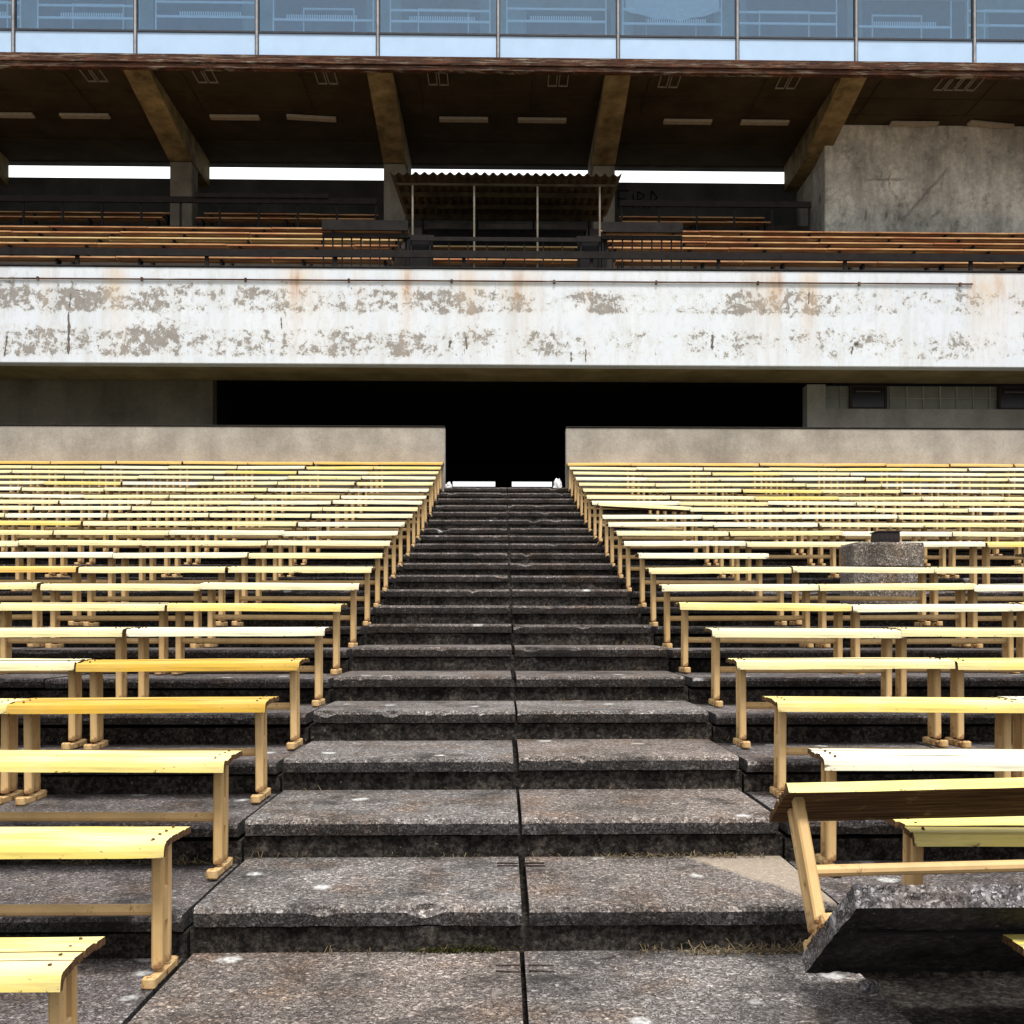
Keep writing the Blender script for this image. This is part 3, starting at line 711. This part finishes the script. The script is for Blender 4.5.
# ------------------------------------------------------------------ glazed press gallery on the roof edge
GZ0, GZ1, GZ2 = E_+13.156, E_+13.685, E_+16.4
gal = G
mull = [-11.27+2.79*i - 2.79*3 for i in range(14)]
for i in range(len(mull)-1):
    x0, x1 = mull[i]+.035, mull[i+1]-.035
    w = part('window', M['glass'], (x0, x1, 25.60, 25.612, GZ1+.055, GZ2))
    part('spandrel_panel', M['spandrel'], (x0, x1, 25.575, 25.62, GZ0+.001, GZ1))
    mb = MB(); mb.bbox(x0, x1, 25.55, 25.64, GZ1+.001, GZ1+.053, .005); mb.build('transom', M['transom'], w)
for x in mull:
    mb = MB(); mb.bbox(x-.024, x+.024, 25.53, 25.66, GZ0+.001, GZ2, .006); mu = mb.build('mullion', M['mullion'], G)
    for q in (-1, 1): part('gasket', M['transom'], (x+q*.036-.011, x+q*.036+.011, 25.56, 25.65, GZ0+.001, GZ2), parent=mu)
part('gallery_floor', M['room'], (-GX, GX, 25.63, 30.0, GZ0+.002, GZ0+.1))
part('gallery_roof', M['fascia'], (-GX, GX, 25.3, 30.2, GZ2+.001, GZ2+.25))
part('gallery_side_wall', M['room'], (-GX, -GX+.2, 25.66, 30.0, GZ0+.101, GZ2), (GX-.2, GX, 25.66, 30.0, GZ0+.101, GZ2))
# back wall of the gallery with darker and paler bays
YG = 28.4
part('gallery_back_wall', M['room'], (-GX+.21, GX-.21, YG, YG+.15, GZ0+.101, GZ2))
for i in range(2, len(mull)-2):
    r = random.Random(i*3+1); x0, x1 = mull[i]*1.10+.25, mull[i+1]*1.10-.1
    d = part('back_panel', M['roomdark'], (x0+r.uniform(0,.5), x1-r.uniform(0,.5), YG-.05, YG-.002, GZ0+1.2, GZ0+r.choice((2.75, 3.05, 3.1))))
    x0, x1 = mull[i]+.22, mull[i+1]-.22; yq = 26.4; z0 = GZ0+.101
    if i == 8:      # a pale hanging cloth instead of the rail
        mb = MB(); n = 14
        top = [(x0+.05+(x1-x0-.1)*q/n, yq+.03*math.sin(q*1.7), z0+2.4) for q in range(n+1)]
        bot = [(x0+.05+(x1-x0-.1)*q/n, yq+.03*math.sin(q*1.7+.4), z0+1.52-.22*math.sin(math.pi*q/n)) for q in range(n+1)]
        mb.add(top+bot, [(q, q+1, n+2+q, n+1+q) for q in range(n)])
        c = mb.build('curtain', M['cloth'], G); md = c.modifiers.new('thick', 'SOLIDIFY'); md.thickness = .01
    low = z0+r.uniform(1.20, 1.28); mid = low+r.uniform(.24, .36)
    mb = MB(); t = .024
    mb.box(x0, x1, yq, yq+.03, low-t, low+t)
    if r.random() < .8: mb.box(x0, x1, yq+.001, yq+.029, mid-t, mid+t)
    mb.box(x0-.03, x0-.001, yq, yq+.03, z0+.002, mid+.4); mb.box(x1+.001, x1+.03, yq, yq+.03, z0+.002, mid+.4)
    if r.random() < .75:
        a = x0+r.uniform(.2,.6)
        for q in range(int((x1-.3-a)/.055)): mb.box(a+q*.055, a+.03+q*.055, yq+.004, yq+.026, low+t+.001, low+.12)
    if r.random() < .6: mb.box(x0+.6, x1-.5, yq+.5, yq+.53, mid+.28, mid+.32); mb.box(x0+.6, x0+.63, yq+.5, yq+.53, z0+.002, mid+.279); mb.box(x1-.53, x1-.5, yq+.5, yq+.53, z0+.002, mid+.279)
    mb.build('gallery_rail', M['roomwhite'], G)

# ------------------------------------------------------------------ upper tier benches, rails, press stand
def long_bench(x0, x1, k, label, mat):
    y = 23.0+.8*k; zt = E_+7.17+.412*k
    o = empty('long_bench', ((x0+x1)/2, y, zt), label, 'bench', 'long plank benches on the upper tier')
    mb = MB(); x = x0
    while x < x1-.05:
        xe = min(x1, x+random.uniform(2.2, 3.2)); j = random.uniform(-.008,.008)
        mb.bbox(x, xe-.012, y-.15, y-.005, zt+.40+j, zt+.432+j, .004); mb.bbox(x, xe-.012, y+.005, y+.15, zt+.40-j, zt+.432-j, .004); x = xe
    mb.build('seat', mat, o)
    nleg = max(2, int((x1-x0)/1.6)+1)
    for i in range(nleg):
        xx = x0+.15 + (x1-x0-.3)*i/(nleg-1)
        mb = MB(); mb.bbox(xx-.025, xx+.025, y-.10, y+.10, zt+.001, zt+.399, .004); mb.build('leg', M['darksteel'], o)
for k in range(6):
    r = ORD[k] + ' row above the parapet'
    mt = lambda: M['plankred'] if random.random() < .4 else M['plank']
    long_bench(-GX+.5, -2.3, k, f'long orange plank bench on upper tier left of the canopy, {r}', mt())
    long_bench(-1.75, 1.8, k, f'short plank bench on upper tier under the canopy, {r}', mt())
    long_bench(2.35, GX-.5 if k < 6 else 8, k, f'long orange plank bench on upper tier right of the canopy, {r}', mt())
for k in (7, 8):
    w = 'lower' if k == 7 else 'upper'
    long_bench(-GX+.5, -8.75, k, f'dim plank bench behind the back railing, left of the leftmost column, {w} of two', M['plankred'])
    long_bench(-7.9, -3.3, k, f'dim plank bench behind the back railing, between left and middle columns, {w} of two', M['plankred'])
    long_bench(3.1, 7.0, k, f'dim plank bench behind the right back railing, {w} of two', M['plankred'])
# front rail along the parapet
rl = empty('balcony_railing', (0, 21.95, E_+6.62), 'long dark plank railing along the top of the white balcony', 'railing')
part('rail', M['rail'], (-GX, GX, 21.90, 21.94, E_+7.31, E_+7.45), parent=rl)
for x in [-8.43+2.55*i for i in range(-4, 12)]:
    part('post', M['rail'], (x-.035, x+.035, 21.942, 22.0, E_+6.621, E_+7.44), parent=rl)
# back railings
for x0, x1, lab in ((-GX+.3, -3.15, 'dark steel railing before the back rows, left of the canopy'), (2.95, 7.75, 'dark steel railing before the back rows, right of the canopy')):
    b = empty('back_railing', ((x0+x1)/2, 27.6, E_+9.6), lab, 'railing', 'dark railings on the upper tier')
    part('rail', M['rail'], (x0, x1, 27.5, 27.56, E_+10.50, E_+10.65), parent=b)
    n = int((x1-x0)/.95)
    for i in range(n+1):
        x = x0+.03+(x1-x0-.06)*i/n
        part('post', M['rail'], (x-.025, x+.025, 27.561, 27.6, E_+9.2, E_+10.62), parent=b)
    if x0 < 0: part('crossbar', M['rail'], (x1-4.5, x1-1.2, 27.45, 27.499, E_+10.62, E_+10.72), parent=b)
# press stand fences
for x0, x1, pl, lab in ((-3.62, -1.9, (-3.62, -1.95), 'dark baluster fence at front left of the press stand'), (2.0, 3.62, (2.0, 3.62), 'dark baluster fence at front right of the press stand'), (-1.86, 1.97, None, 'low dark baluster fence across middle of the press stand')):
    f = empty('baluster_fence', ((x0+x1)/2, 22.2, E_+6.62), lab, 'fence', 'dark fences of the press stand')
    if pl: part('plank', M['rail'], (x0, x1, 22.06, 22.12, E_+7.90, E_+8.10), parent=f); zt = 7.86
    else: zt = 7.80
    part('rail', M['rail'], (x0, x1, 22.125, 22.16, E_+zt-.08, E_+zt), parent=f)
    n = int((x1-x0)/.19)
    for i in range(n+1):
        x = x0+.015+(x1-x0-.03)*i/n
        if pl is None and i % 2: continue
        part('baluster', M['rail'], (x-.014, x+.014, 22.161, 22.19, E_+7.0, E_+zt-.01), parent=f)
# dark side boxes of the press stand
for x0, x1, lab in ((-1.98, -1.42, 'dark low cabinet at left end of the press stand'), (1.52, 2.10, 'dark low cabinet at right end of the press stand')):
    d = empty('cabinet', ((x0+x1)/2, 22.35, E_+7.1), lab, 'cabinet', 'press stand cabinets')
    part('cabinet_body', M['darksteel'], (x0, x1, 22.22, 22.5, E_+6.63, E_+7.82), parent=d, bev=.01)
    part('cabinet_top', M['rail'], (x0-.03, x1+.03, 22.20, 22.52, E_+7.822, E_+7.86), parent=d)
# corrugated canopy
cn = empty('canopy', (.05, 23.0, E_+6.62), 'brown corrugated canopy on thin pale posts over the press stand', 'canopy')
mb = MB(); X0, X1, Y0, Y1, Z0, Z1 = -2.33, 2.46, 22.75, 26.1, 9.33, 9.72
nw = 27*6; rows = []
vs = []; fs = []
for j, (y, z) in enumerate(((Y0, Z0), ((Y0+Y1)/2, (Z0+Z1)/2), (Y1, Z1))):
    for i in range(nw+1):
        x = X0+(X1-X0)*i/nw; w = .03*math.cos(2*math.pi*i/6.0)
        vs.append((x, y + random.uniform(-.01,.01), E_+z+w)); 
for j in range(2):
    for i in range(nw): a = j*(nw+1)+i; fs.append((a, a+1, a+nw+2, a+nw+1))
mb.add(vs, fs); sh = mb.build('roof_sheet', M['canopy'], cn)
md = sh.modifiers.new('thick', 'SOLIDIFY'); md.thickness = .012
part('front_beam', M['canopy'], (X0+.1, X1-.1, 22.91, 22.96, E_+9.15, E_+9.19), parent=cn)
part('back_beam', M['canopy'], (X0+.1, X1-.1, 25.80, 25.87, E_+9.50, E_+9.62), parent=cn)
for y in (23.9, 24.9): part('purlin', M['canopy'], (X0+.1, X1-.1, y, y+.05, E_+9.19+(y-22.9)*.116, E_+9.28+(y-22.9)*.116), parent=cn)
for x in (-1.88, -.60, .72, 2.02):
    mb = MB(); mb.tube((x, 22.935, E_+7.171), (x, 22.935, E_+9.149), .020, 8); mb.build('post', M['post'], cn)
    mb = MB(); mb.tube((x, 25.83, E_+8.41), (x, 25.83, E_+9.499), .024, 8); mb.build('post', M['darksteel'], cn)
# press desk under canopy
pd = empty('press_desk', (.05, 24.6, E_+7.9), 'dark long press desk under the corrugated canopy', 'desk')
part('desk_top', M['darksteel'], (-1.8, 1.9, 25.0, 25.4, E_+8.95, E_+9.0), parent=pd)
part('desk_front', M['darksteel'], (-1.75, 1.85, 25.02, 25.06, E_+8.41, E_+8.949), parent=pd)
# ceiling lamps and vents
lamps = [(-12.49,0),(-10.59,0),(-6.81,0),(-4.87,4),(-1.0,0),(1.0,0),(4.73,0),(6.72,0),(10.58,0),(12.57,6)]
where = ['far left, outermost','far left, second from the edge','between left and second beams, level one','between left and second beams, slanted one','between middle beams, left one','between middle beams, right one','between third and fourth beams, left one','between third and fourth beams, right one','above the grey side block, level one','above the grey side block, slanted one']
for (x, a), wh in zip(lamps, where):
    o = empty('ceiling_lamp', (x, 28.1, E_+12.965), f'pale fluorescent ceiling lamp, {wh}', 'lamp', 'fluorescent lamps under the roof')
    o.rotation_euler.z = R(a)*1.6
    y0 = 28.1
    mb = MB(); mb.bbox(-.62,.62,-.10,.10,-.10,-.03,.012); l = link('housing', mb.mesh('housing',[M['lamp']]), o, (0,0,0))
    mb = MB(); mb.box(-.5,-.46,-.03,.03,-.03,-.001); mb.box(.46,.5,-.03,.03,-.03,-.001); link('bracket', mb.mesh('bracket',[M['darksteel']]), o, (0,0,0))
vents = [-9.64,-7.03,-4.18,-1.54,1.31,3.96,6.8,10.65,11.17]
vw = ['leftmost','second from left','third from left','left of middle','right of middle','third from the grey block','nearest the fourth beam','twin over the grey block, left one','twin over the grey block, right one']
for x, wh in zip(vents, vw):
    o = empty('ceiling_vent', (x, 26.1, E_+12.965), f'small twin slot ceiling vent near the front edge, {wh}', 'vent', 'ceiling vents under the roof')
    mb = MB()
    for s in (-.13, .13):
        mb.box(s-.11, s-.09, -.32, .32, -.03, -.001); mb.box(s+.09, s+.11, -.32, .32, -.03, -.001); mb.box(s-.089, s+.089, -.32, -.29, -.03, -.001); mb.box(s-.089, s+.089, .29, .32, -.03, -.001)
    link('frame', mb.mesh('frame',[M['vent']]), o, (0,0,0))

# ------------------------------------------------------------------ camera, light, world
cam = bpy.data.cameras.new('camera'); co = bpy.data.objects.new('camera', cam); COL.objects.link(co); SC.camera = co
cam.sensor_width = 36; cam.lens = 36*1100/1024; cam.shift_x = -14/1024; cam.shift_y = 113/1024
cam.clip_start = .05; cam.clip_end = 3000
co.location = (0, 0, EYE); co.rotation_euler = (R(90), 0, -PSI)
SE, SA = R(65), R(165)
w = bpy.data.worlds.new('World'); SC.world = w; w.use_nodes = True
wt = w.node_tree; bg = wt.nodes['Background']; bg.inputs[1].default_value = .12
sk = wt.nodes.new('ShaderNodeTexSky'); sk.sky_type = 'NISHITA'; sk.sun_disc = False
sk.sun_elevation = SE; sk.sun_rotation = SA; sk.dust_density = 4; sk.ozone_density = 1.0
# a bright high cloud cover over the blue: brighter overhead, with thinner places
tc = wt.nodes.new('ShaderNodeTexCoord'); sp = wt.nodes.new('ShaderNodeSeparateXYZ'); wt.links.new(tc.outputs['Generated'], sp.inputs[0])
cr = wt.nodes.new('ShaderNodeValToRGB'); e = cr.color_ramp.elements
e[0].position = .0; e[0].color = (.19,.20,.215,1); e[1].position = 1.0; e[1].color = (1,1,1,1)
wt.links.new(sp.outputs[2], cr.inputs[0])
# glow added to the north sky so the gaps behind the stand read white
gl = wt.nodes.new('ShaderNodeValToRGB'); e = gl.color_ramp.elements
e[0].position = .35; e[0].color = (0,0,0,1); e[1].position = .9; e[1].color = (.62,.62,.62,1); wt.links.new(sp.outputs[1], gl.inputs[0])
ad = wt.nodes.new('ShaderNodeVectorMath'); ad.operation = 'ADD'; wt.links.new(cr.outputs[0], ad.inputs[0]); wt.links.new(gl.outputs[0], ad.inputs[1])
vm = wt.nodes.new('ShaderNodeVectorMath'); vm.operation = 'SCALE'; vm.inputs['Scale'].default_value = 11.0; wt.links.new(ad.outputs[0], vm.inputs[0])
nz = wt.nodes.new('ShaderNodeTexNoise'); nz.inputs['Scale'].default_value = 2.2; nz.inputs['Detail'].default_value = 6; wt.links.new(tc.outputs['Generated'], nz.inputs['Vector'])
c2 = wt.nodes.new('ShaderNodeValToRGB'); e = c2.color_ramp.elements; e[0].position = .3; e[0].color = (.6,.6,.6,1); e[1].position = .6; e[1].color = (.95,.95,.95,1)
wt.links.new(nz.outputs['Fac'], c2.inputs[0])
mx = wt.nodes.new('ShaderNodeMix'); mx.data_type = 'RGBA'
wt.links.new(c2.outputs[0], mx.inputs[0]); wt.links.new(sk.outputs[0], mx.inputs[6]); wt.links.new(vm.outputs[0], mx.inputs[7])
wt.links.new(mx.outputs[2], bg.inputs[0])
sun = bpy.data.lights.new('sun', 'SUN'); sun.energy = 2.8; sun.angle = R(13); sun.color = (1, .97, .93)
so = bpy.data.objects.new('sun', sun); COL.objects.link(so)
d = Vector((math.sin(SA)*math.cos(SE), math.cos(SA)*math.cos(SE), math.sin(SE)))
so.rotation_euler = d.to_track_quat('Z', 'Y').to_euler(); so.location = d*60
SC.view_settings.view_transform = 'Standard'; SC.view_settings.look = 'None'; SC.view_settings.exposure = .38; SC.view_settings.gamma = 1
print('benches', NB, 'objects', len(bpy.data.objects))
